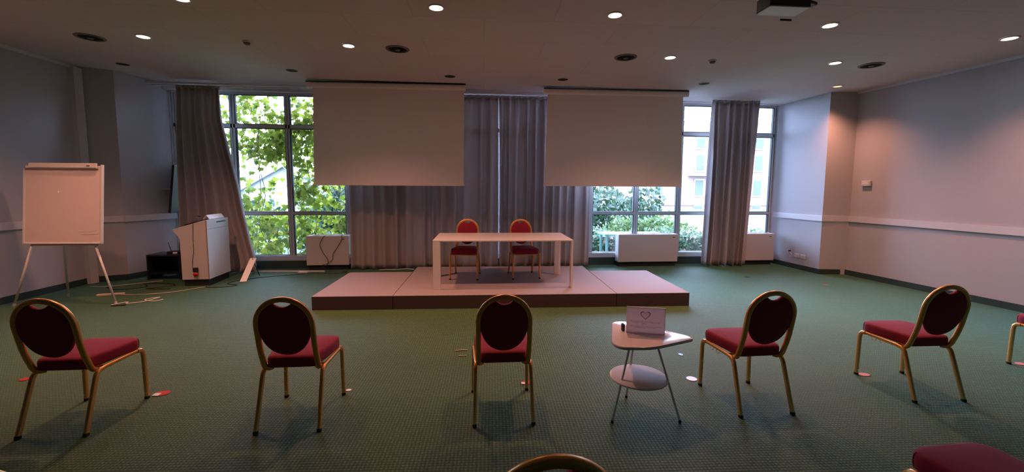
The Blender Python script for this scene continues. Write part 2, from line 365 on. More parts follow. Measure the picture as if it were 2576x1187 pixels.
curtain('taupe curtain bunched left of the left window, flaring out behind the lectern', (-5.46, -4.69), (-5.60, -4.12), 0.02, 3.50, 8.62, 7, 0.050, 3, edge=edgeL, flare=lambda u, v: -0.20*max(0, u-0.55)*v*v*2)
curtain('wide taupe curtain drawn behind the left half of the platform, under the left screen', (-2.44, 0.56), (-2.44, 0.56), 0.02, 3.50, 8.80, 13, 0.042, 5)
curtain('taupe curtain behind the right half of the platform with tight folds beside the central gap', (0.568, 2.53), (0.568, 2.50), 0.02, 3.50, 8.80, 11, 0.045, 11)
curtain('narrow taupe curtain bundle hanging in front of the right window', (5.07, 6.13), (5.00, 6.02), 0.02, 3.50, 8.66, 7, 0.065, 8)
ct = MB().box(-5.95, 6.6, 8.60, 8.64, 3.565, 3.60).box(-5.95, 6.6, 8.76, 8.80, 3.565, 3.60)
tag(ct.build('curtain_track', MT['rail']), 'white double curtain track running along the ceiling before the windows', 'curtain track')

# ------------------------------------------------------------------ ceiling fittings
def lamp(x, y, label, dim=False):
    t = thing('ceiling_downlight', label, 'ceiling light', (x, y, zc(x)), 0, 'recessed downlights in the ceiling')
    MB().lathe([(0.090, 0.0), (0.092, -0.006), (0.086, -0.013), (0.070, -0.011), (0.066, 0.004), (0.090, 0.004)], cap=False).build('trim_ring', MT['trimw'], t, smooth=True)
    MB().lathe([(0.001, -0.010), (0.035, -0.009), (0.058, -0.006), (0.069, -0.002)], cap=False).build('lamp_lens', MT['lampdim' if dim else 'lampon'], t, smooth=True)
    l = bpy.data.lights.new('downlight_beam', 'SPOT'); l.energy = LAMP_W*(1.0 if not dim else 0.8); l.color = LAMP_COL; l.spot_size = math.radians(122); l.spot_blend = 1.0; l.shadow_soft_size = 0.07
    o = bpy.data.objects.new('downlight_beam', l); COL.objects.link(o); o.parent = t; o.location = (0, 0, -0.03)
    return t
for x, y, lb in [(-4.292, 6.214, 'lit downlight above the flip chart, leftmost in its row'),
                 (-3.004, 4.915, 'lit downlight cut off by the top edge of the view at the left'),
                 (-1.671, 6.209, 'lit downlight just left of the round vent near the left screen'),
                 (-0.368, 4.796, 'lit downlight near the top centre, in front of the left screen'),
                 (1.589, 4.737, 'lit downlight near the top, between the left screen and the projector'),
                 (2.884, 6.092, 'lit downlight between the round vent and the smoke detector at the right screen'),
                 (4.127, 4.696, 'lit downlight right beside the ceiling projector'),
                 (5.400, 6.002, 'lit downlight left of the round vent near the right wall'),
                 (6.607, 4.787, 'lit downlight nearest the right wall at the edge of the view')]:
    lamp(x, y, lb)
lamp(6.63, 7.281, 'dim downlight above the corner of the right wall pier', True)
for x, y in [(-5.60, 4.95)]:
    lamp(x, y, 'lit downlight in the ceiling above the viewpoint')
holes = [(-5.639, 7.677, 'leftmost of the unlit black downlights, beside the left pier'), (-3.002, 7.662, 'unlit black downlight left of the left screen case'), (-0.360, 7.647, 'unlit black downlight above the right end of the left screen'),
         (1.621, 7.563, 'unlit black downlight above the left end of the right screen'), (4.180, 7.454, 'unlit black downlight above the right end of the right screen')]
for x, y, lb in holes:
    t = thing('recessed_downlight', lb, 'ceiling light', (x, y, zc(x)), 0, 'unlit recessed downlights near the screens')
    MB().lathe([(0.100, 0.0), (0.102, -0.004), (0.094, -0.006), (0.090, 0.002), (0.100, 0.002)], cap=False).build('trim_ring', MT['rail'], t, smooth=True)
    MB().lathe([(0.001, -0.001), (0.05, -0.0012), (0.091, -0.002)], cap=False).build('reflector', MT['hole'], t, smooth=True)
for x, y, lb in [(-5.038, 6.346, 'round dark ceiling vent leftmost, beside the left wall'), (-1.022, 6.269, 'round ceiling vent in front of the left screen'),
                 (2.251, 6.183, 'round ceiling vent in front of the right screen'), (6.022, 6.034, 'round ceiling vent nearest the right wall')]:
    t = thing('ceiling_vent', lb, 'air vent', (x, y, zc(x)), 0, 'round ceiling vents')
    MB().lathe([(0.165, 0.0), (0.160, -0.010), (0.135, -0.016), (0.125, -0.004), (0.160, 0.001)], cap=False).build('outer_ring', MT['grille'], t, smooth=True)
    MB().lathe([(0.001, -0.002), (0.128, -0.003)], cap=False).build('throat', MT['hole'], t)
    MB().lathe([(0.085, -0.014), (0.075, -0.022), (0.06, -0.012), (0.075, -0.008), (0.085, -0.014)], cap=False).build('cone_ring', MT['hole'], t, smooth=True)
    MB().lathe([(0.001, -0.026), (0.030, -0.024), (0.038, -0.012), (0.001, -0.008)]).build('cone_hub', MT['grille'], t, smooth=True)
for x, y, lb in [(-3.009, 6.234, 'small smoke detector on the ceiling between the two left downlights'), (3.567, 6.148, 'small smoke detector on the ceiling right of the fourth lit lamp row')]:
    t = thing('smoke_detector', lb, 'smoke detector', (x, y, zc(x)), 0, 'ceiling smoke detectors')
    MB().lathe([(0.001, 0), (0.055, 0.0), (0.057, -0.012), (0.05, -0.018), (0.001, -0.018)]).build('mounting_base', MT['trimw'], t, smooth=True)
    MB().lathe([(0.001, -0.018), (0.044, -0.018), (0.042, -0.030), (0.030, -0.044), (0.001, -0.048)]).build('sensor_head', MT['grille'], t, smooth=True)

# projector
pj = thing('ceiling_projector', 'black projector with pale underside hanging from the ceiling', 'projector', (2.53, 3.36, 3.12), -0.02)
MB().prism(rounded([(-0.175, -0.10), (0.165, -0.10), (0.165, 0.085), (-0.175, 0.085)], 0.015), 0.006, 0.105).build('housing', MT['black'], pj, bevel=0.004)
MB().prism(rounded([(-0.170, -0.094), (0.160, -0.094), (0.160, 0.080), (-0.170, 0.080)], 0.02), -0.002, 0.006).build('bottom_plate', MT['projw'], pj)
MB().box(-0.02, 0.075, 0.058, 0.072, -0.005, 0.0).build('vent_slot', MT['hole'], pj)
MB().lathe([(0.001, 0), (0.028, 0), (0.03, 0.03), (0.001, 0.03)], (0, 0, 0)).build('lens', MT['black'], pj).location = (-0.10, 0.085, 0.06)
pj.children[-1].rotation_euler = (-PI/2, 0, 0)
mt = MB().tube([(0, 0, 0.10), (0, 0, zc(2.5)-3.12)], 0.022).box(-0.07, 0.07, -0.07, 0.07, zc(2.5)-3.12-0.012, zc(2.5)-3.12).box(-0.08, 0.08, -0.05, 0.05, 0.105, 0.125)
mt.build('ceiling_mount', MT['black'], pj)
MB().box(0.155, 0.235, -0.06, 0.10, 0.045, 0.068, 0.35).build('bracket_arm', MT['black'], pj)

# ------------------------------------------------------------------ screens
def screen(label, xa, ya, xb, yb, fx0, fx1, bx0, bx1, zbot):
    L = math.hypot(xb-xa, yb-ya); rz = math.atan2(yb-ya, xb-xa); t = thing('projection_screen', label, 'projection screen', (xa, ya, 0), rz, 'roller projection screens')
    zt = min(zc(xa), zc(xb))-0.020; ring = [(0.0, 0.0), (-0.085, 0.0), (-0.100, -0.02), (-0.100, -0.07), (-0.085, -0.095), (-0.05, -0.105), (0.0, -0.105)]
    m = MB(); m.loft([[(x, y+0.06, zt+z) for y, z in ring] for x in (0.018, L-0.018)]); smooth_by_angle(m.build('roller_case', MT['screen'], t), 50)
    for x0 in (0.0, L-0.018):
        m = MB(); m.loft([[(x, y*1.05+0.062, zt+z*1.04+0.001) for y, z in ring] for x in (x0, x0+0.018)]); m.build('end_cap', MT['screen'], t)
    m = MB(); NX, NZ = 24, 20; V = []
    for s in (-0.0025, 0.0025):
        for j in range(NZ+1):
            v = j/NZ; z = (zt-0.09)+(zbot-(zt-0.09))*v; a = fx0+(bx0-fx0)*v; b = fx1+(bx1-fx1)*v
            for i in range(NX+1):
                u = i/NX; V.append((a+(b-a)*u, s+0.0+0.004*math.sin(u*7+v*3)*v, z))
    n = (NX+1)*(NZ+1); F = []
    for j in range(NZ):
        for i in range(NX):
            a = j*(NX+1)+i; F.append((a, a+NX+1, a+NX+2, a+1)); F.append((n+a, n+a+1, n+a+NX+2, n+a+NX+1))
    m.add(V, F); m.build('screen_fabric', MT['screen'], t, smooth=True)
    m = MB(); m.tube([(bx0-0.02, 0, zbot-0.012), (bx1+0.02, 0, zbot-0.012)], 0.011, 0.016, seg=10, sq=0.7); m.build('weight_bar', MT['screen'], t)
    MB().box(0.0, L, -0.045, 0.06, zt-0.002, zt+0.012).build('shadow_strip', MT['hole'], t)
screen('left roller projection screen, hanging between the left window and the drawn curtains', -2.985, 8.25, -0.095, 8.16, 0.11, 2.865, 0.075, 2.845, 1.735)
screen('right roller projection screen, hanging before the right window', 1.375, 8.115, 4.19, 8.03, 0.08, 2.72, 0.035, 2.74, 1.745)

# ------------------------------------------------------------------ banquet chair
def yb(z):      # lean of the back: local y of the back frame centre at height z
    P = [(0.43, 0.118), (0.56, 0.066), (0.74, 0.030), (0.95, -0.004)]
    for (a, ya), (b, y2) in zip(P[:-1], P[1:]):
        if z <= b: return ya+(y2-ya)*(z-a)/(b-a)
    return P[-1][1]
def make_chair(label, loc, rz, group):
    t = thing('banquet_chair', label, 'chair', loc, rz, group)
    G = MT['gold']
    # round-topped back loop, tucked in to the seat rails at the bottom
    R = 0.181; zc0 = 0.752; pts = []
    pts += [(-0.150, 0.170, 0.404), (-0.168, 0.150, 0.404), (-0.178, 0.130, 0.412), (-R, yb(0.45), 0.445), (-R, yb(0.52), 0.52), (-R, yb(0.6), 0.60), (-R, yb(0.68), 0.68)]
    for i in range(25):
        a = PI-PI*i/24; z = zc0+R*math.sin(a); pts.append((R*math.cos(a), yb(z), z))
    pts += [(-x, y, z) for x, y, z in reversed(pts[:7])]
    m = MB(); m.tube(pts, 0.0185, 0.0150, seg=12, upv=(0, 1, 0.0), sq=0.7)
    # tube() puts 'a' across upv x tangent; for the loop that is in-plane
    smooth_by_angle(m.build('back_frame', G, t), 60)
    # padded back with a scooped hand-hold at the top
    N = 120; rx, zce = 0.169, 0.735
    out = []
    for i in range(N):
        a = 2*PI*i/N; ca, sa = math.cos(a), math.sin(a)
        x = rx*ca; z = zce+(0.188 if sa > 0 else 0.212)*sa
        if sa > 0: z = min(z, 0.878+0.040*(x/0.074)**2)
        out.append((x, z))
    for nm, sgn in (('back_pad', 1), ('back_panel', -1)):
        rings = []
        for r, th in ((1.0, 0.0), (0.995, 0.010), (0.97, 0.016), (0.9, 0.020), (0.7, 0.024), (0.4, 0.026), (0.08, 0.027)):
            rings.append([(x*r, yb(zce+(z-zce)*r)+sgn*(0.001+th*(1.0 if sgn > 0 else 0.7)), zce+(z-zce)*r) for x, z in out])
        m = MB(); m.loft(rings); o = m.build(nm, MT['redf'], t, smooth=True)
        smooth_by_angle(o, 70)
    # seat cushion
    ol = rounded([(-0.163, 0.105), (0.163, 0.105), (0.200, 0.30), (0.217, 0.500), (0.165, 0.548), (-0.165, 0.548), (-0.217, 0.500), (-0.200, 0.30)], [0.04, 0.04, 0.06, 0.045, 0.05, 0.05, 0.045, 0.06])
    c = Vector((0, 0.33)); rings = []
    for s, z in ((0.95, 0.417), (0.99, 0.421), (1.0, 0.435), (1.003, 0.462), (0.995, 0.482), (0.97, 0.494), (0.88, 0.501), (0.6, 0.507), (0.3, 0.511), (0.05, 0.512)):
        rings.append([(c.x+(x-c.x)*s, c.y+(y-c.y)*s, z) for x, y in ol])
    m = MB(); m.loft(rings); smooth_by_angle(m.build('seat', MT['redf'], t), 70)
    # seat rails
    m = MB()
    rw = lambda y: 0.199+0.019*(y-0.12)/0.40
    for s in (-1, 1):
        m.tube([(s*rw(y), y, z) for y, z in ((0.165, 0.397), (0.20, 0.402), (0.30, 0.405), (0.40, 0.407), (0.48, 0.407))], 0.011, 0.013, seg=10, sq=0.7)
    m.tube([(-0.205, 0.497, 0.402), (0.205, 0.497, 0.402)], 0.010, 0.012, seg=8, sq=0.7); m.tube([(-0.200, 0.215, 0.400), (0.200, 0.215, 0.400)], 0.008, 0.008, seg=8, sq=0.7)
    m.box(-0.165, 0.165, 0.14, 0.50, 0.407, 0.419)
    smooth_by_angle(m.build('seat_frame', G, t), 60)
    for s in (-1, 1):       # rear legs splay back, front legs almost straight
        q = [(s*0.2005, 0.170, 0.399), (s*0.201, 0.145, 0.390), (s*0.2015, 0.128, 0.370), (s*0.202, 0.118, 0.345), (s*0.204, 0.080, 0.230), (s*0.206, 0.040, 0.110), (s*0.209, 0.008, 0.016)]
        l = MB(); l.tube(q, 0.0140, 0.0165, seg=12, sq=0.7, upv=(0, 1, 0.3)); lo = smooth_by_angle(l.build('leg', G, t), 60)
        MB().tube([(s*0.2085, 0.010, 0.020), (s*0.209, 0.005, 0.0)], 0.0150, 0.0175, seg=12, sq=0.7, upv=(0, 1, 0)).build('foot_cap', MT['rubber'], lo)
    for s in (-1, 1):
        q = [(s*0.2165, 0.470, 0.407), (s*0.2175, 0.500, 0.403), (s*0.218, 0.518, 0.385), (s*0.218, 0.524, 0.355), (s*0.219, 0.526, 0.230), (s*0.221, 0.526, 0.110), (s*0.222, 0.526, 0.016)]
        l = MB(); l.tube(q, 0.0140, 0.0165, seg=12, sq=0.7, upv=(0, 1, 0.3)); lo = smooth_by_angle(l.build('leg', G, t), 60)
        MB().tube([(s*0.222, 0.526, 0.020), (s*0.222, 0.526, 0.0)], 0.0150, 0.0175, seg=12, sq=0.7, upv=(0, 1, 0)).build('foot_cap', MT['rubber'], lo)
        for zz in (0.22, 0.05): MB().lathe([(0.001, 0.004), (0.004, 0.003), (0.006, 0.0)]).build('leg_stud', MT['chrome'], lo).location = (s*0.2205, 0.510, zz)
        for ch in lo.children:
            if ch.name.startswith('leg_stud'): ch.rotation_euler = (PI/2, 0, 0)
    h = MB()                 # wire linking hooks under the left rail
    for y0 in (0.30, 0.38): h = MB(); h.tube(bez([(-0.222, y0-0.022, 0.395), (-0.224, y0-0.018, 0.380), (-0.224, y0, 0.374), (-0.224, y0+0.018, 0.380), (-0.222, y0+0.022, 0.395)], 4), 0.0022, seg=6); h.build('link_hook', MT['gold'], t, smooth=True)
    return t
G1 = 'banquet chairs in the row before the platform'
ch0 = make_chair('leftmost red and gold banquet chair of the row, nearest the flip chart', (-2.794, 2.969, 0), -0.009, G1)
for x, y, a, z, lb, g in [(-1.257, 2.892, -0.003, 0, 'second red banquet chair from the left, standing left of the platform corner', G1),
    (0.228, 2.849, -0.013, 0, 'red banquet chair seen from straight behind, in front of the platform centre', G1),
    (2.185, 2.808, 0.02, 0, 'red banquet chair immediately right of the small side table', G1),
    (3.705, 2.885, -0.035, 0, 'red banquet chair nearest the right wall that shows whole', G1),
    (5.430, 2.980, 0.0, 0, 'red banquet chair cut off by the right edge of the view', G1),
    (0.229, 1.085, 0.0, 0, 'banquet chair at the bottom centre of which only the gold back top shows', 'banquet chairs in the near row'),
    (2.225, 1.140, 0.04, 0, 'banquet chair at the lower right corner with only its red seat showing', 'banquet chairs in the near row'),
    (-1.325, 1.17, 0.0, 0, 'banquet chair at the lower left corner, only a bit of gold frame showing', 'banquet chairs in the near row'),
    (-0.060, 7.310, PI-0.12, 0.1935, 'left chair behind the white table on the platform', 'banquet chairs behind the speakers table'),
    (0.854, 7.300, PI+0.08, 0.1935, 'right chair behind the white table on the platform', 'banquet chairs behind the speakers table')]:
    dup(ch0, (x, y, z), a, lb, g)

# ------------------------------------------------------------------ platform (three carpeted blocks)
def block(label, P):
    t = thing('stage_block', label, 'stage platform', (P[0][0], P[0][1], 0), 0, 'carpeted platform blocks')
    q = [(x-P[0][0], y-P[0][1]) for x, y in P]
    c = Vector((sum(x for x, y in q)/4, sum(y for x, y in q)/4))
    ins = [tuple(c+(Vector(p)-c)*0.998) for p in q]
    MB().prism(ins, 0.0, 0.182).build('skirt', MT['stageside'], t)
    MB().prism(q, 0.180, 0.192).build('carpet_top', MT['stage'], t, bevel=0.004)
block('carpeted platform block on the left end', [(-2.168, 5.885), (-1.082, 5.850), (-1.030, 7.505), (-2.118, 7.540)])
block('large middle platform block carrying the white table', [(-1.077, 5.850), (2.058, 5.745), (2.128, 7.880), (-1.007, 7.985)])
block('carpeted platform block on the right end', [(2.063, 5.745), (3.127, 5.712), (3.185, 7.365), (2.118, 7.400)])

# ------------------------------------------------------------------ speakers table (thin white top, four flat blade legs)
tb = thing('speakers_table', 'long white table with thin top and flat legs on the platform', 'table', (-0.555, 6.15, 0.192), -0.022)
MB().box(0, 2.06, 0, 1.02, 0.706, 0.726).build('tabletop', MT['white'], tb, bevel=0.003)
MB().box(0.0, 0.105, 0.0, 0.028, 0, 0.706).build('leg', MT['white'], tb, bevel=0.002)
MB().box(2.032, 2.06, 0.0, 0.105, 0, 0.706).build('leg', MT['white'], tb, bevel=0.002)
MB().box(1.955, 2.06, 0.992, 1.02, 0, 0.706).build('leg', MT['white'], tb, bevel=0.002)
MB().box(0.0, 0.028, 0.915, 1.02, 0, 0.706).build('leg', MT['white'], tb, bevel=0.002)
MB().box(0.105, 0.16, 0.01, 1.01, 0.690, 0.706).box(1.90, 1.955, 0.01, 1.01, 0.690, 0.706).box(0.16, 1.90, 0.16, 0.18, 0.686, 0.706).box(0.16, 1.90, 0.84, 0.86, 0.686, 0.706).build('under_frame', MT['whitem'], tb)

# ------------------------------------------------------------------ flip chart
fc = thing('flip_chart', 'white flip chart easel standing in the left corner', 'flip chart', (-5.70, 6.43, 0), -0.03)
# board face: local x -0.50..0.53, from z .86 to 1.98, leaning slightly back
def lean(z): return 0.02+(z-0.86)*0.10
def slab(m, x0, x1, z0, z1, y0, y1):
    vs = [(x, y+lean(z), z) for z in (z0, z1) for y in (y0, y1) for x in (x0, x1)]
    m.add(vs, [(0, 2, 3, 1), (4, 5, 7, 6), (0, 1, 5, 4), (2, 6, 7, 3), (0, 4, 6, 2), (1, 3, 7, 5)])
m = MB(); slab(m, -0.49, 0.51, 0.885, 1.955, 0.0, 0.018); m.build('board', MT['board'], fc, bevel=0.004)
m = MB(); slab(m, -0.510, -0.485, 0.87, 1.92, -0.008, 0.026); slab(m, 0.505, 0.530, 0.87, 1.97, -0.008, 0.026); slab(m, -0.510, 0.530, 0.862, 0.887, -0.008, 0.026); m.build('board_frame', MT['whitem'], fc, bevel=0.005)
m = MB(); slab(m, -0.42, 0.47, 1.925, 1.990, -0.030, -0.012); m.build('paper_clamp', MT['white'], fc, bevel=0.004)
m = MB(); slab(m, -0.48, 0.47, 1.912, 1.922, -0.026, 0.0); m.build('clamp_slot', MT['ink'], fc)
m = MB(); slab(m, 0.34, 0.38, 1.950, 1.960, -0.034, -0.030); m.build('clamp_label', MT['black'], fc)
m = MB(); m.tube(bez([(0.24, 0.012, 1.03), (0.33, 0.010, 1.032), (0.42, 0.009, 1.037), (0.48, 0.010, 1.05)], 5), 0.0025, seg=6); m.build('pen_stroke', MT['ink'], fc)
m = MB(); slab(m, -0.40, 0.44, 0.838, 0.862, 0.0, 0.05); m.build('pen_tray', MT['grille'], fc)
for nm, a, b in (('l', (-0.40, 0.05, 0.90), (-0.650, -0.03, 0.0)), ('r', (0.40, 0.05, 0.90), (0.645, 0.03, 0.0)), ('b', (-0.05, 0.10, 1.60), (-0.395, 0.47, 0.0))):
    l = MB(); A, B = Vector(a), Vector(b); l.tube([A, A.lerp(B, 0.5), B+(A-B)*0.03], 0.014); lo = l.build('leg', MT['whitem'], fc, smooth=True)
    f = MB(); f.tube([B+(A-B)*0.035, B], 0.017); f.build('foot_cap', MT['greym'], lo)

# ------------------------------------------------------------------ lectern
le = thing('lectern', 'white lectern with sloping desk standing before the left curtain', 'lectern', (-4.405, 7.507, 0), 0.058)
pr = [(-0.415, 0.115), (0.0, 0.115), (0.0, 1.110), (-0.02, 1.114), (-0.515, 0.963), (-0.52, 0.945), (-0.430, 0.83), (-0.418, 0.79)]
m = MB(); n = len(pr); m.loft([[(x, y, z) for x, z in pr] for y in (0.0, 0.022)]); m.build('side_panel', MT['greym'], le)
m = MB(); m.loft([[(x, y, z) for x, z in pr] for y in (0.686, 0.708)]); m.build('side_panel', MT['greym'], le)
MB().box(-0.018, 0.004, 0.0, 0.708, 0.115, 0.955).build('front_panel', MT['lectw'], le, bevel=0.002)
MB().box(-0.018, 0.004, 0.0, 0.708, 0.960, 1.114).build('upper_front_panel', MT['lectw'], le, bevel=0.002)
MB().box(0.003, 0.006, 0.30, 0.60, 1.050, 1.072).build('grip_slot', MT['black'], le)
m = MB(); m.loft([[(x, y, z) for x, z in ((-0.515, 0.953), (-0.022, 1.104), (-0.022, 1.114), (-0.515, 0.963))] for y in (-0.004, 0.712)]); m.build('desk_top', MT['lectw'], le)
m = MB(); m.box(-0.405, -0.395, 0.022, 0.686, 0.115, 0.80); m.build('rear_panel', MT['greym'], le)
MB().box(-0.40, -0.02, 0.03, 0.68, 0.0, 0.115).build('plinth', MT['dark'], le)
m = MB(); m.tube([(-0.003, -0.003, 0.12), (-0.003, -0.003, 1.11)], 0.004, seg=6); m.build('edge_strip', MT['edge'], le)
Lm = Matrix.Translation((-4.405, 7.507, 0)) @ Matrix.Rotation(0.058, 4, 'Z')
def onle(name, label, cat, x, y, z, rz=0.0, tilt=0.0):
    o = thing(name, label, cat); o.matrix_world = Lm @ Matrix.Translation((x, y, z)) @ Matrix.Rotation(rz, 4, 'Z') @ Matrix.Rotation(tilt, 4, 'Y'); return o
dz = lambda x: 1.114+(x+0.022)*0.306
tl = -math.atan(0.306)
lp = onle('laptop', 'black laptop lying on the sloping desk of the lectern', 'laptop', -0.27, 0.33, dz(-0.27)+0.002, 0, tl)
MB().box(-0.15, 0.15, -0.19, 0.19, 0.0, 0.018).build('laptop_base', MT['black'], lp, bevel=0.004)
MB().box(-0.155, 0.12, -0.185, 0.185, 0.019, 0.030).build('lid', MT['black'], lp, bevel=0.004)
MB().box(-0.20, -0.05, -0.10, 0.05, 0.028, 0.042, 0.2).build('mouse_pad', MT['dark'], lp)
pa = onle('paper_booklet', 'white open booklet standing on the top edge of the lectern', 'booklet', -0.055, 0.40, dz(-0.02)+0.006)
m = MB(); m.loft([[(x, y, z) for x, z in ((-0.075, 0.0), (-0.070, 0.0), (-0.018, 0.062), (0.025, 0.0), (0.030, 0.0), (-0.018, 0.070))] for y in (-0.25, 0.24)]); m.build('paper_cover', MT['whitem'], pa)
mc = onle('microphone', 'thin black gooseneck microphone on the lectern top', 'microphone', -0.17, 0.065, dz(-0.17)+0.010)
MB().lathe([(0.001, 0), (0.022, 0), (0.020, 0.012), (0.001, 0.014)]).build('mic_base', MT['black'], mc, smooth=True)
m = MB(); m.tube(bez([(0, 0, 0.01), (-0.01, 0.0, 0.06), (-0.035, 0.03, 0.10), (-0.02, 0.08, 0.095)], 6), 0.0035, seg=8); m.build('gooseneck', MT['black'], mc, smooth=True)
m = MB(); m.tube([(-0.02, 0.08, 0.095), (-0.012, 0.11, 0.088)], 0.009, seg=10); m.build('mic_head', MT['black'], mc, smooth=True)
def wpt(x, y, z): return tuple(Lm @ Vector((x, y, z)))
cb = thing('power_cable', 'thin black cable hanging down the side of the lectern to a red plug', 'cable')
m = MB(); m.tube([wpt(x, y, z) for x, y, z in bez([(-0.22, 0.05, dz(-0.22)+0.008), (-0.20, -0.008, dz(-0.2)+0.004), (-0.205, -0.012, 0.95), (-0.215, -0.010, 0.75), (-0.21, -0.012, 0.62), (-0.235, -0.010, 0.48), (-0.245, -0.012, 0.34), (-0.205, -0.020, 0.30)], 6)], 0.0035, seg=6); m.build('cord', MT['cable_k'], cb, smooth=True)
sk = thing('industrial_plug', 'black and red plug fixed low on the side of the lectern', 'plug'); sk.matrix_world = Lm @ Matrix.Translation((-0.195, -0.022, 0.20))
MB().box(-0.035, 0.035, -0.02, 0.02, 0.045, 0.120).build('socket_box', MT['dark'], sk, bevel=0.006)
m = MB(); m.lathe([(0.001, 0), (0.030, 0), (0.036, 0.012), (0.034, 0.036), (0.001, 0.038)]); o = m.build('red_cap', MT['red'], sk, smooth=True); o.rotation_euler = (PI/2, 0, 0); o.location = (0.0, 0.02, 0.008)

# ------------------------------------------------------------------ left corner clutter
bt = thing('side_cabinet', 'low black side table behind the lectern', 'side table', (-5.50, 8.27, 0))
MB().box(-0.28, 0.28, -0.20, 0.20, 0.42, 0.45).build('table_top', MT['black'], bt, bevel=0.003)
MB().box(-0.28, -0.255, -0.20, 0.20, 0, 0.42).build('side_panel', MT['black'], bt); MB().box(0.255, 0.28, -0.20, 0.20, 0, 0.42).build('side_panel', MT['black'], bt)
MB().box(-0.255, 0.255, 0.185, 0.20, 0.05, 0.42).build('back_panel', MT['black'], bt); MB().box(-0.255, 0.255, -0.19, 0.185, 0.10, 0.12).build('shelf', MT['black'], bt)
ro = thing('wifi_router', 'black router with upright antennas on the low black side table', 'router', (-5.38, 8.24, 0.45), 0.1)
MB().box(-0.12, 0.12, -0.07, 0.07, 0.0, 0.045).build('router_body', MT['black'], ro, bevel=0.008)
MB().box(-0.02, 0.05, -0.075, -0.068, 0.005, 0.035).build('status_panel', MT['whitem'], ro)
for x, dx in ((-0.11, -0.05), (0.02, 0.0), (0.10, 0.045)):
    m = MB(); m.tube([(x, 0.06, 0.03), (x+dx*0.5, 0.065, 0.11), (x+dx, 0.065, 0.20)], 0.006, seg=8, taper=(1, 1, 0.7)); m.build('antenna', MT['black'], ro, smooth=True)
def outlet(lb, x, y, z, w, h, m, side, g):
    t = thing('wall_socket', lb, 'socket', (x, y, z), 0, g); s = side
    MB().box(min(0, 0.012*s), max(0, 0.012*s), -w/2, w/2, -h/2, h/2).build('cover_plate', m, t, bevel=0.003)
    MB().box(min(0.011*s, 0.015*s), max(0.011*s, 0.015*s), -w/3, w/3, -h/4, h/4).build('socket_insert', MT['greym'] if m is not MT['dark'] else MT['black'], t)
    return t
outlet('dark wall socket low on the left pier, further from the window', XL0-0.001, 8.34, 0.27, 0.12, 0.08, MT['dark'], 1, 'sockets on the left pier')
outlet('dark wall socket low on the left pier, closer to the window', XL0-0.001, 8.54, 0.27, 0.12, 0.08, MT['dark'], 1, 'sockets on the left pier')
sidex = lambda y: XR0-0.035*(y-7.715)/(YW-7.715)
sa = outlet('white wall socket on the right pier, left of three, with a black plug', sidex(8.46), 8.45, 0.275, 0.07, 0.10, MT['rail'], -1, 'sockets on the right pier')
outlet('white wall socket on the right pier, middle of three', sidex(8.28), 8.27, 0.285, 0.12, 0.085, MT['rail'], -1, 'sockets on the right pier')
outlet('white wall socket on the right pier, right of three', sidex(8.12), 8.11, 0.28, 0.12, 0.085, MT['rail'], -1, 'sockets on the right pier')
bp_ = thing('power_plug', 'small black plug sticking out above the left of three white sockets', 'plug', (sidex(8.46)-0.012, 8.45, 0.36))
MB().box(-0.035, 0.0, -0.018, 0.018, -0.014, 0.014).build('plug_body', MT['black'], bp_, bevel=0.004)
m = MB(); m.tube(bez([(-0.03, 0, 0), (-0.045, -0.01, -0.02), (-0.03, -0.02, -0.06), (-0.012, -0.015, -0.08)], 5), 0.003, seg=6); m.build('cord', MT['black'], bp_, smooth=True)
th = thing('wall_thermostat', 'small white thermostat box on the right wall above the rail', 'thermostat', (RW(7.33)-0.002, 7.33, 1.80), 0.079)
MB().box(-0.035, 0.0, -0.085, 0.085, -0.05, 0.05).build('box_cover', MT['rail'], th, bevel=0.006)
MB().box(-0.037, -0.034, -0.04, 0.06, -0.015, 0.03).build('display', MT['whitem'], th); MB().box(-0.037, -0.034, -0.078, -0.05, -0.04, 0.035).build('side_button', MT['greym'], th)
# tilted television behind the curtain edge
tv = thing('wall_television', 'black flat television tilted on the left wall, mostly behind the curtain', 'television', (-5.66, 8.74, 1.62))
m = MB(); m.box(-0.022, 0.022, -0.10, 0.42-0.14, -0.46, 0.46); o = m.build('screen_panel', MT['black'], tv, bevel=0.006); o.rotation_euler = (0, 0.13, 0)
m = MB().box(-0.31, -0.02, 0.06, 0.09, -0.015, 0.015); m.build('wall_bracket', MT['wall'], tv)

# fan coil heaters under the windows
def heater(lb, x0, x1, y0, z0=0.10, z1=0.70, d=0.22):
    t = thing('fan_coil_heater', lb, 'heater', (x0, y0, 0), 0, 'fan coil heaters under the windows'); w = x1-x0
    MB().box(0, w, 0, d, z0, z1).build('casing', MT['greym'], t, bevel=0.012)
    MB().box(0.03, w-0.03, 0.05, d-0.02, 0.0, z0+0.01).build('plinth', MT['dark'], t)
    g = MB()
    for i in range(6): g.box(0.10, w-0.10, 0.045+i*0.025, 0.058+i*0.025, z1-0.002, z1+0.003)
    g.build('outlet_grille', MT['grille'], t)
    MB().box(w-0.13, w-0.08, -0.002, 0.001, z1-0.075, z1-0.062).build('maker_badge', MT['dark'], t)
heater('white fan coil heater under the left window beside the curtain', -3.30, -2.47, 8.77)
heater('white fan coil heater in the middle of the right window', 3.14, 4.47, 8.73)
heater('white fan coil heater in the right corner, partly behind the curtain bundle', 5.75, 6.72, 8.75)
m = MB(); m.tube(bez([(-2.95, 8.88, 0.708), (-2.93, 8.76, 0.700), (-3.0, 8.755, 0.60), (-3.02, 8.755, 0.50), (-2.96, 8.755, 0.35), (-2.88, 8.755, 0.22), (-2.89, 8.74, 0.12), (-3.00, 8.72, 0.06)], 8), 0.005, seg=6)
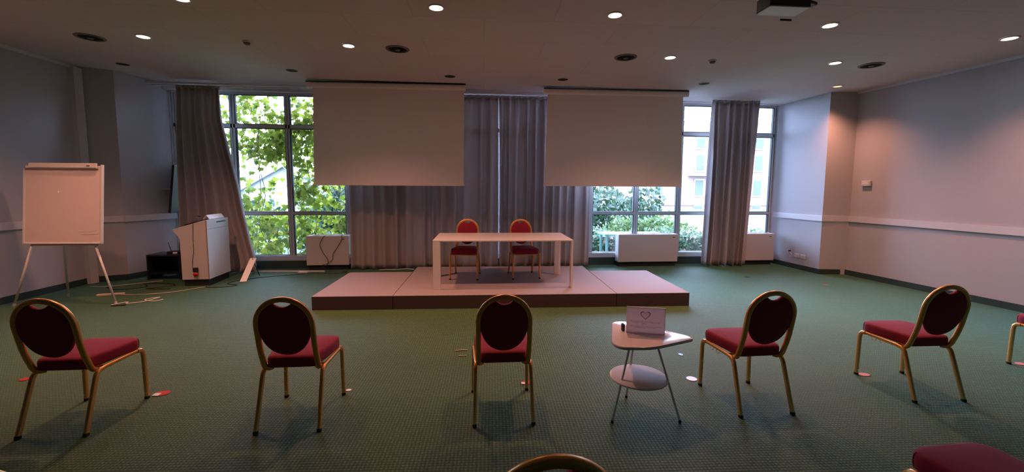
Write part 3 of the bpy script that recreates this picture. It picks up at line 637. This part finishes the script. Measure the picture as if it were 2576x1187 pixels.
m.tube(bez([(-2.62, 8.88, 0.708), (-2.60, 8.76, 0.700), (-2.60, 8.755, 0.62), (-2.68, 8.755, 0.48), (-2.77, 8.755, 0.34), (-2.79, 8.755, 0.22), (-2.86, 8.74, 0.16), (-3.0, 8.74, 0.10)], 8), 0.005, seg=6)
tag(m.build('heater_cable', MT['cable_k'], smooth=True), 'thin dark cables looping over the front of the left heater', 'cable')

# cables and strips on the carpet
def cable(nm, lb, P, r, m_):
    m = MB(); m.tube(bez(P, 8), r, seg=6); return tag(m.build(nm, m_, smooth=True), lb, 'cable')
cable('floor_cable', 'black cable running on the carpet from the lectern to the left heater', [(-4.43, 7.43, 0.005), (-4.30, 7.36, 0.005), (-4.05, 7.42, 0.005), (-3.98, 7.52, 0.005), (-4.2, 7.65, 0.005), (-4.15, 7.85, 0.005), (-3.9, 8.1, 0.005), (-3.5, 8.3, 0.005), (-3.0, 8.45, 0.005), (-2.7, 8.4, 0.005), (-2.45, 8.5, 0.005), (-2.55, 8.65, 0.005)], 0.007, MT['cable_k'])
cable('floor_cable', 'pale cable on the carpet from the left corner towards the lectern', [(-6.35, 7.6, 0.005), (-6.1, 7.55, 0.005), (-5.8, 7.7, 0.005), (-5.6, 7.85, 0.005), (-5.45, 7.95, 0.005)], 0.006, MT['cable_w'])
cable('floor_cable', 'pale cable looping beside the white power strip at the flip chart foot', [(-5.05, 6.35, 0.006), (-4.95, 6.50, 0.006), (-4.90, 6.42, 0.006), (-4.75, 6.50, 0.006), (-4.68, 6.75, 0.006), (-4.80, 6.62, 0.006), (-4.60, 6.52, 0.006), (-4.55, 6.62, 0.006)], 0.007, MT['cable_w'])
cable('floor_cable', 'thin tan cable running from the power strip to the lectern base', [(-5.36, 6.95, 0.004), (-5.0, 6.98, 0.004), (-4.7, 7.10, 0.004), (-4.5, 7.35, 0.004), (-4.40, 7.44, 0.004)], 0.005, MT['beige'])
cable('floor_cable', 'dark cable heap between the left pier and the lectern', [(-6.0, 7.5, 0.006), (-5.7, 7.3, 0.006), (-5.4, 7.5, 0.006), (-5.6, 7.75, 0.006), (-5.2, 7.7, 0.006), (-5.0, 7.55, 0.006), (-5.3, 7.35, 0.006), (-4.9, 7.3, 0.006)], 0.008, MT['cable_k'])
ps = thing('power_strip', 'white power strip lying on the carpet behind the flip chart leg', 'power strip', (-5.50, 6.93, 0), 0.22)
MB().box(-0.17, 0.17, -0.028, 0.028, 0, 0.035).build('strip_body', MT['beige'], ps, bevel=0.008)
MB().box(-0.14, -0.09, -0.015, 0.015, 0.034, 0.037).build('outlet_insert', MT['greym'], ps); MB().box(-0.05, 0.0, -0.015, 0.015, 0.034, 0.037).build('outlet_insert', MT['greym'], ps); MB().box(0.04, 0.09, -0.015, 0.015, 0.034, 0.037).build('outlet_insert', MT['greym'], ps)
tag(MB().box(-0.08, 0.08, -0.02, 0.02, 0, 0.012, 0.2).build('charger_plug', MT['cable_k']), 'small black adapter on the carpet by the flip chart foot', 'adapter').location = (-4.93, 6.32, 0)
fs = MB().prism([(-4.45, 8.69), (-2.9, 8.60), (-2.9, 8.64), (-4.45, 8.73)], 0, 0.02)
tag(fs.build('cable_duct', MT['rail']), 'white cable duct on the carpet below the left window', 'cable duct')
fj = MB().box(-0.09, 0.09, -0.035, 0.035, 0, 0.03, 0)
o = fj.build('cable_junction', MT['rail'], bevel=0.008); o.location = (-3.28, 8.53, 0); tag(o, 'small white junction box beside the cable duct below the left window', 'junction box')
ws = MB(); a = Vector((-4.08, 7.80, 0)); dirv = Vector((0.045, 0.30, 0.37)); wv = Vector((0.10, 0.02, 0)); nv = dirv.cross(wv).normalized()*0.008
ws.add([a, a+wv, a+wv+dirv, a+dirv, a+nv, a+wv+nv, a+wv+dirv+nv, a+dirv+nv], [(0, 1, 2, 3), (7, 6, 5, 4), (0, 4, 5, 1), (1, 5, 6, 2), (2, 6, 7, 3), (3, 7, 4, 0)])
wst = thing('folding_floor_sign', 'narrow white panel propped at a slant on the carpet beside the lectern', 'panel')
ws.build('panel', MT['lectw'], wst)
m = MB(); m.tube([a+wv*0.5+dirv*0.95+nv*-1, (-3.97, 8.28, 0.01)], 0.008, seg=6); m.build('rear_strut', MT['black'], wst)
wv2 = MB(); wv2.tube(bez([(-1.85, 8.62, 0.02), (-1.7, 8.58, 0.035), (-1.5, 8.60, 0.03), (-1.3, 8.58, 0.045), (-1.15, 8.58, 0.03)], 6), 0.008, seg=6)
tag(wv2.build('floor_cable', MT['cable_w'], smooth=True), 'white cable lying on the carpet behind the left platform block', 'cable')

# floor markers
def disc(lb, x, y, r, m_, rz=0.0, e=1.0, half=False):
    t = thing('floor_marker', lb, 'floor sticker', (x, y, 0), rz, 'round distance markers on the carpet')
    n = 28; MB().prism([(r*math.cos(2*PI*i/n), e*r*math.sin(2*PI*i/n)) for i in range(n)], 0.0005, 0.004).build('disc', m_, t)
    if half: MB().prism([(-r*1.0, -r*0.75), (-r*0.15, -r*0.9), (-r*0.05, -r*0.1), (-r*0.95, r*0.1)], 0.004, 0.008).build('white_tab', MT['whitem'], t)
    return t
disc('round white marker on the carpet between the side table and a chair', 1.943, 3.451, 0.045, MT['whitem'])
disc('red marker with white tab right of the leftmost chair', -2.50, 3.56, 0.055, MT['red'], 0.1, 0.8, True)
disc('red marker at the front foot of the chair seen from behind', 0.470, 3.50, 0.045, MT['red'], 0, 0.8, True)
disc('pinkish marker at the front foot of the fourth row chair to the right', 3.56, 3.40, 0.050, MT['pink'], 0, 0.7)
disc('pinkish marker at the foot of the chair at the right edge', 5.32, 3.49, 0.050, MT['pink'], 0, 0.7)
disc('small white marker at the front foot of the second chair', -1.015, 3.49, 0.022, MT['whitem'], 0, 0.8)
disc('small red marker behind the leftmost chair leg', -3.86, 3.93, 0.04, MT['red'], 0, 0.8)
def flat(nm, lb, cat, pts, x, y, m_, h=0.004):
    o = MB().prism(pts, 0, h).build(nm, m_); o.location = (x, y, 0); return tag(o, lb, cat)
blob = lambda a, b, n=16: [(a*math.cos(2*PI*i/n)*(1+0.15*math.sin(3*i)), b*math.sin(2*PI*i/n)*(1+0.1*math.cos(2*i))) for i in range(n)]
flat('carpet_stain', 'small black spot on the carpet between side table and platform', 'stain', blob(0.022, 0.030), 2.115, 3.987, MT['black'])
flat('floor_box_lid', 'small dark mark on the carpet in front of the curtain bundle', 'floor mark', blob(0.05, 0.03), 5.265, 7.525, MT['dark'])
flat('floor_box_lid', 'small brown mark on the carpet near the right pier', 'floor mark', blob(0.05, 0.03), 6.227, 6.788, MT['edge'])
pc = MB(); pc.tube([(-0.17, 4.26, 0.006), (-0.09, 4.28, 0.006), (-0.04, 4.275, 0.006)], 0.005, seg=6); pc.tube([(-0.13, 4.13, 0.006), (-0.05, 4.13, 0.006)], 0.005, seg=6)
tag(pc.build('paper_clip_bits', MT['beige'], smooth=True), 'two thin pale slivers on the carpet left of the chair seen from behind', 'scraps')

# ------------------------------------------------------------------ side table with card
st = thing('side_table', 'small white tripod side table with rounded top and lower shelf', 'side table', (1.25, 2.93, 0))
tri = rounded([(-0.235, -0.13), (0.44, -0.02), (-0.02, 0.50)], 0.0, 1)
tri = rounded([(-0.20, -0.115), (0.02, -0.14), (0.415, 0.01), (0.385, 0.09), (0.05, 0.46), (-0.07, 0.455), (-0.235, -0.02)], [0.045, 0.09, 0.035, 0.035, 0.055, 0.055, 0.05], 6)
cen = Vector((0.07, 0.13)); rings = []
for s, z in ((0.955, 0.538), (0.99, 0.541), (1.0, 0.550), (1.0, 0.558), (0.992, 0.562), (0.97, 0.563), (0.5, 0.563), (0.02, 0.563)):
    rings.append([(cen.x+(x-cen.x)*s, cen.y+(y-cen.y)*s, z) for x, y in tri])
m = MB(); m.loft(rings); smooth_by_angle(m.build('table_top', MT['board'], st), 50)
sh = MB(); sh.lathe([(0.001, 0.284), (0.205, 0.284), (0.209, 0.288), (0.209, 0.296), (0.205, 0.300), (0.001, 0.300)], (-0.02, -0.012, 0), seg=48); smooth_by_angle(sh.build('shelf', MT['screen'], st), 50)
for bx, by, tx, ty in ((-0.245, -0.105, -0.10, -0.03), (0.243, -0.145, 0.10, -0.045), (-0.010, 0.243, 0.0, 0.14)):
    l = MB(); l.tube([(tx, ty, 0.54), (bx, by, 0.012)], 0.008, seg=10); lo = l.build('leg', MT['whitem'], st, smooth=True)
    MB().lathe([(0.001, 0), (0.010, 0), (0.010, 0.02), (0.001, 0.022)], (bx, by, 0), seg=12).build('foot_cap', MT['rubber'], lo)
cd = thing('sign_card', 'white card with a red heart standing on the side table', 'sign', (1.2005, 3.115, 0.563), -0.30)
MB().box(0, 0.285, 0, 0.006, 0, 0.205).build('card', MT['acry'], cd)
MB().box(-0.001, 0.286, -0.002, 0.008, 0.203, 0.207).box(0.284, 0.2865, -0.002, 0.008, 0.0, 0.205).build('clear_edge', MT['rail'], cd)
MB().box(0.0, 0.285, 0.006, 0.075, 0, 0.004).build('stand_foot', MT['acry'], cd)
def heart(sc, n=40):
    return [(sc*16*math.sin(2*PI*i/n)**3/16, sc*(13*math.cos(2*PI*i/n)-5*math.cos(4*PI*i/n)-2*math.cos(6*PI*i/n)-math.cos(8*PI*i/n))/16) for i in range(n)]
h1, h2 = heart(0.037), heart(0.031); m = MB(); n = len(h1); cx, cz = 0.140, 0.146
V = [(cx+x, y_, cz+z) for y_ in (-0.0012, 0.0) for x, z in h1]+[(cx+x, y_, cz+z) for y_ in (-0.0012, 0.0) for x, z in h2]
F = []
for i in range(n):
    j = (i+1) % n; F += [(i, j, 2*n+j, 2*n+i), (i, n+i, n+j, j), (2*n+i, 2*n+j, 3*n+j, 3*n+i)]
m.add(V, F); m.build('heart_print', MT['inkred'], cd)
rn = random.Random(4); m = MB()
def words(x0, x1, z, h=0.0032):
    x = x0
    while x < x1:
        w = rn.uniform(0.006, 0.016); m.box(x, min(x1, x+w), -0.0010, 0.0, z, z+h*rn.uniform(0.5, 0.8)); x += w+0.004
words(0.118, 0.165, 0.156); words(0.115, 0.166, 0.149); words(0.122, 0.160, 0.138); words(0.03, 0.255, 0.094); words(0.05, 0.245, 0.085); words(0.115, 0.150, 0.074, 0.004); words(0.022, 0.262, 0.055); words(0.06, 0.22, 0.045)
m.build('printed_text', MT['ink'], cd)
bx_ = MB().box(-0.004, 0.014, -0.02, 0.02, 0, 0.055); o = bx_.build('small_bottle', MT['dark'], bevel=0.003); o.location = (1.186, 3.16, 0.563); tag(o, 'small dark green block standing just left of the heart card', 'block')

# ------------------------------------------------------------------ outside
struct(MB().box(-60, 80, YW+0.1, 90, -0.9, -0.6).build('garden_ground', MT['ground']))
struct(MB().box(-7.5, 9.5, YW+0.1, YW+0.35, -0.6, 0.16).build('wall_outside_plinth', MT['housew']))
struct(MB().box(-7.5, 9.5, YW+0.1, YW+0.6, 3.75, 4.4).build('wall_outside_lintel', MT['housew']))
LEAF = [(0, 0), (0.22, -0.10), (0.55, 0.02), (0.40, 0.22), (0.45, 0.50), (0.20, 0.52), (0.0, 0.95), (-0.20, 0.52), (-0.45, 0.50), (-0.40, 0.22), (-0.55, 0.02), (-0.22, -0.10)]
OV = [(0, 0), (0.28, 0.3), (0.22, 0.7), (0, 1.0), (-0.22, 0.7), (-0.28, 0.3)]
def add_leaf(m, p, s, rnd, shape=LEAF, droop=True, spread=1.0):
    a = rnd.uniform(-0.6, 0.6)+(PI if droop else rnd.uniform(0, 2*PI)); rz = rnd.uniform(-0.9, 0.9)*spread; rx = rnd.uniform(-0.7, 0.7)
    R = Matrix.Rotation(rz, 3, 'Z') @ Matrix.Rotation(rx, 3, 'X') @ Matrix.Rotation(a, 3, 'Y')
    vs = [Vector(p)+R @ Vector((x*s, 0.12*s*abs(x)*2, z*s)) for x, z in shape]; m.add(vs, [tuple(range(len(shape)))])
rn = random.Random(21)
def ivy_density(x, z):
    if z > 3.1: d = 0.72
    elif z > 2.5: d = 0.85
    elif z > 1.25: d = 0.62
    else: d = 0.70
    e = ((x+4.25)/0.50)**2+((z-1.75)/0.62)**2          # pale opening left of the second mullion
    if e < 1: d = 0.06
    e = ((x+2.60)/0.62)**2+((z-1.62)/0.50)**2          # view to the darker garden trees
    if e < 1: d = 0.08
    if abs(x+3.55) < 0.30 and z < 3: d = max(d, 0.8)
    if x < -5.15: d *= 0.25
    return d
vine = thing('climbing_vine', 'leafy green creeper hanging over the outside of the left window', 'vine', (-4.0, 9.9, -0.6))
m = MB(); st_ = MB()
cl = [(rn.uniform(-6.2, -1.3), rn.uniform(-0.3, 4.1)) for _ in range(620)]
for cxv, czv in cl:
    if rn.random() > ivy_density(cxv, czv): continue
    yv = rn.uniform(9.55, 10.15)
    for _ in range(rn.randint(12, 20)):
        add_leaf(m, (cxv+rn.gauss(0, 0.13)+4.0, yv+rn.gauss(0, 0.08)-9.9, czv+rn.gauss(0, 0.14)+0.6), rn.uniform(0.07, 0.15), rn)
m.build('foliage', MT['ivy'], vine)['kind'] = 'stuff'
for k in range(16):
    x = rn.uniform(-5.9, -1.6)+4.0; P = [(x, rn.uniform(-0.2, 0.2), 4.6)]
    for q in range(7): x += rn.uniform(-0.22, 0.22); P.append((x, rn.uniform(-0.2, 0.2), 4.6-(q+1)*0.63))
    st_.tube(bez(P, 4), 0.007, seg=5)
st_.build('vine_stems', MT['stem'], vine)

def crown(nm, lb, cx, cy, cz, rx, ry, rz_, n, s, m_, seed, trunk=True, cat='tree', core=0.55):
    rnd = random.Random(seed); t = thing(nm, lb, cat, (cx, cy, -0.6)); m = MB(); cz += 0.6
    subs = [(rnd.uniform(-0.6, 0.6), rnd.uniform(-0.6, 0.6), rnd.uniform(-0.6, 0.6), rnd.uniform(0.35, 0.6)) for _ in range(14)]
    for i in range(n):
        a, b, c, r = rnd.choice(subs)
        d = Vector((rnd.gauss(0, 1), rnd.gauss(0, 1), rnd.gauss(0, 1))).normalized()*r*rnd.uniform(core, 1.0)
        p = ((a+d.x)*rx, (b+d.y)*ry, cz+(c+d.z)*rz_)
        if p[2] < 0.02: continue
        add_leaf(m, p, s*rnd.uniform(0.6, 1.3), rnd, OV, droop=False, spread=3)
    o = m.build('foliage', m_, t); o['kind'] = 'stuff'
    if trunk:
        k = MB(); k.tube([(0, 0, 0), (0.05, 0, cz*0.5), (0, 0.05, cz)], 0.12, seg=8, taper=(1.2, 0.9, 0.5))
        for a in (0.5, 2.4, 4.2): k.tube([(0, 0, cz*0.55), (math.cos(a)*rx*0.35, math.sin(a)*ry*0.35, cz*1.1)], 0.05, seg=6)
        k.build('trunk', MT['trunk'], t)
    return t
crown('garden_tree', 'dark bluish green tree behind the left part of the right window', 4.6, 15.5, 0.35, 2.0, 1.6, 1.35, 5200, 0.20, MT['tree'], 31)
crown('garden_tree', 'dark bluish green tree behind the middle of the right window', 7.3, 18.9, 0.35, 1.75, 1.5, 1.45, 4600, 0.20, MT['tree'], 32)
crown('garden_tree', 'dim bluish green tree seen through the gap in the creeper', -3.9, 15.0, 1.0, 2.4, 1.4, 1.9, 4200, 0.20, MT['tree'], 33)
crown('garden_tree', 'dim green tree low behind the creeper at the far left', -8.6, 15.5, -0.3, 2.6, 1.4, 1.5, 3000, 0.20, MT['tree'], 34)
crown('garden_bush', 'lighter green bush in front of the dark tree behind the right window', 5.3, 12.6, 0.15, 1.5, 0.8, 0.85, 3200, 0.13, MT['bush'], 35, False, 'bush')
hd = thing('garden_hedge', 'reddish tipped green hedge running below the right window', 'hedge', (7.0, 11.2, -0.6)); m = MB(); rn = random.Random(9)
for i in range(9000):
    x = rn.uniform(-4.6, 5.0); zt = 1.12+0.05*math.sin(3*x)+0.04*math.sin(7*x+1); z = zt*math.sqrt(rn.random()); y = rn.choice((-0.35, 0.35))+rn.gauss(0, 0.06) if rn.random() < 0.7 and z < zt-0.08 else rn.uniform(-0.38, 0.38)
    if z < 0.02: continue
    add_leaf(m, (x, y, z), rn.uniform(0.06, 0.12), rn, OV, droop=False, spread=3)
m.build('foliage', MT['hedge'], hd)['kind'] = 'stuff'
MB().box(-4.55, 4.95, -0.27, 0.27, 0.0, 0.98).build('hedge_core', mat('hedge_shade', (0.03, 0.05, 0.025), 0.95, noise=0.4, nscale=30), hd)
# garden cabinet of pale green metal and glass just outside
gc = thing('garden_bench_frame', 'pale green glass topped frame standing outside the right window', 'outdoor table', (3.75, 10.15, -0.6))
MB().box(-0.55, 0.95, -0.3, 0.3, 1.14, 1.18).build('table_top', MT['bglass'], gc)
for x in (-0.5, 0.88):
    for y in (-0.25, 0.22): MB().box(x, x+0.05, y, y+0.05, 0, 1.14).build('leg', MT['bglass'], gc)

# pink apartment building beyond the garden
bd = thing('apartment_building', 'pale pink apartment building with grey eaves across the garden', 'building', (22.0, 44.0, -0.6)); BX, BZ = 22.0, -0.6
def bb(nm, x0, x1, y0, y1, z0, z1, m_): return MB().box(x0-BX, x1-BX, y0-44.0, y1-44.0, z0-BZ, z1-BZ).build(nm, m_, bd)
bb('wall', 14.0, 44.0, 44.0, 56.0, -0.6, 8.0, MT['facade'])
bb('eaves', 13.5, 44.5, 43.4, 56.5, 7.7, 8.3, MT['cornice']); bb('roof', 14.0, 44.0, 44.0, 56.0, 8.3, 8.9, MT['roofg'])
bb('cornice_band', 13.9, 44.1, 43.85, 44.1, -0.1, 0.45, MT['cornice'])
cols = [20.0, 24.6, 27.9, 31.3, 35.2, 39.0]
for x in cols:
    for z0, z1 in ((6.1, 7.1), (3.7, 5.3), (1.0, 2.6), (-0.5, -0.15+0.0)):
        w_ = 0.42
        f = bb('window_surround', x-w_-0.15, x+w_+0.15, 43.9, 44.05, z0-0.2, z1+0.15, MT['cornice'])
        p = MB().box(x-w_-BX, x+w_-BX, -0.14, -0.09, z0-BZ, z1-BZ).build('pane', MT['shutter'], f)
bb('balcony', 23.3, 26.2, 43.0, 44.0, 3.05, 3.25, MT['cornice'])
m = MB()
for i in range(16): m.box(23.35+i*0.185-BX, 23.38+i*0.185-BX, -0.98, -0.95, 3.25-BZ, 4.15-BZ)
m.box(23.3-BX, 26.2-BX, -0.99, -0.94, 4.12-BZ, 4.18-BZ); m.build('balcony_railing', MT['roofg'], bd)
# white gabled house seen through the creeper
hs = thing('white_house', 'white gabled house with pale sloping roof seen through the creeper', 'building', (-9.6, 21.0, -0.6))
m = MB(); m.loft([[(x, y, z) for x, z in ((-2.6, 0), (2.6, 0), (2.6, 1.6), (0.9, 3.2), (-2.6, 1.2))] for y in (0, 5)]); m.build('wall', MT['housew'], hs)
m = MB(); m.loft([[(x, y, z) for x, z in ((-2.9, 1.0), (0.9, 3.2), (0.9, 3.4), (-2.9, 1.2))] for y in (-0.3, 5.3)]); m.loft([[(x, y, z) for x, z in ((0.9, 3.2), (2.9, 1.35), (2.9, 1.55), (0.9, 3.4))] for y in (-0.3, 5.3)]); m.build('roof', MT['cornice'], hs)
MB().box(1.2, 1.8, -0.03, 0.02, 0.9, 1.5).build('window', MT['pane'], hs)
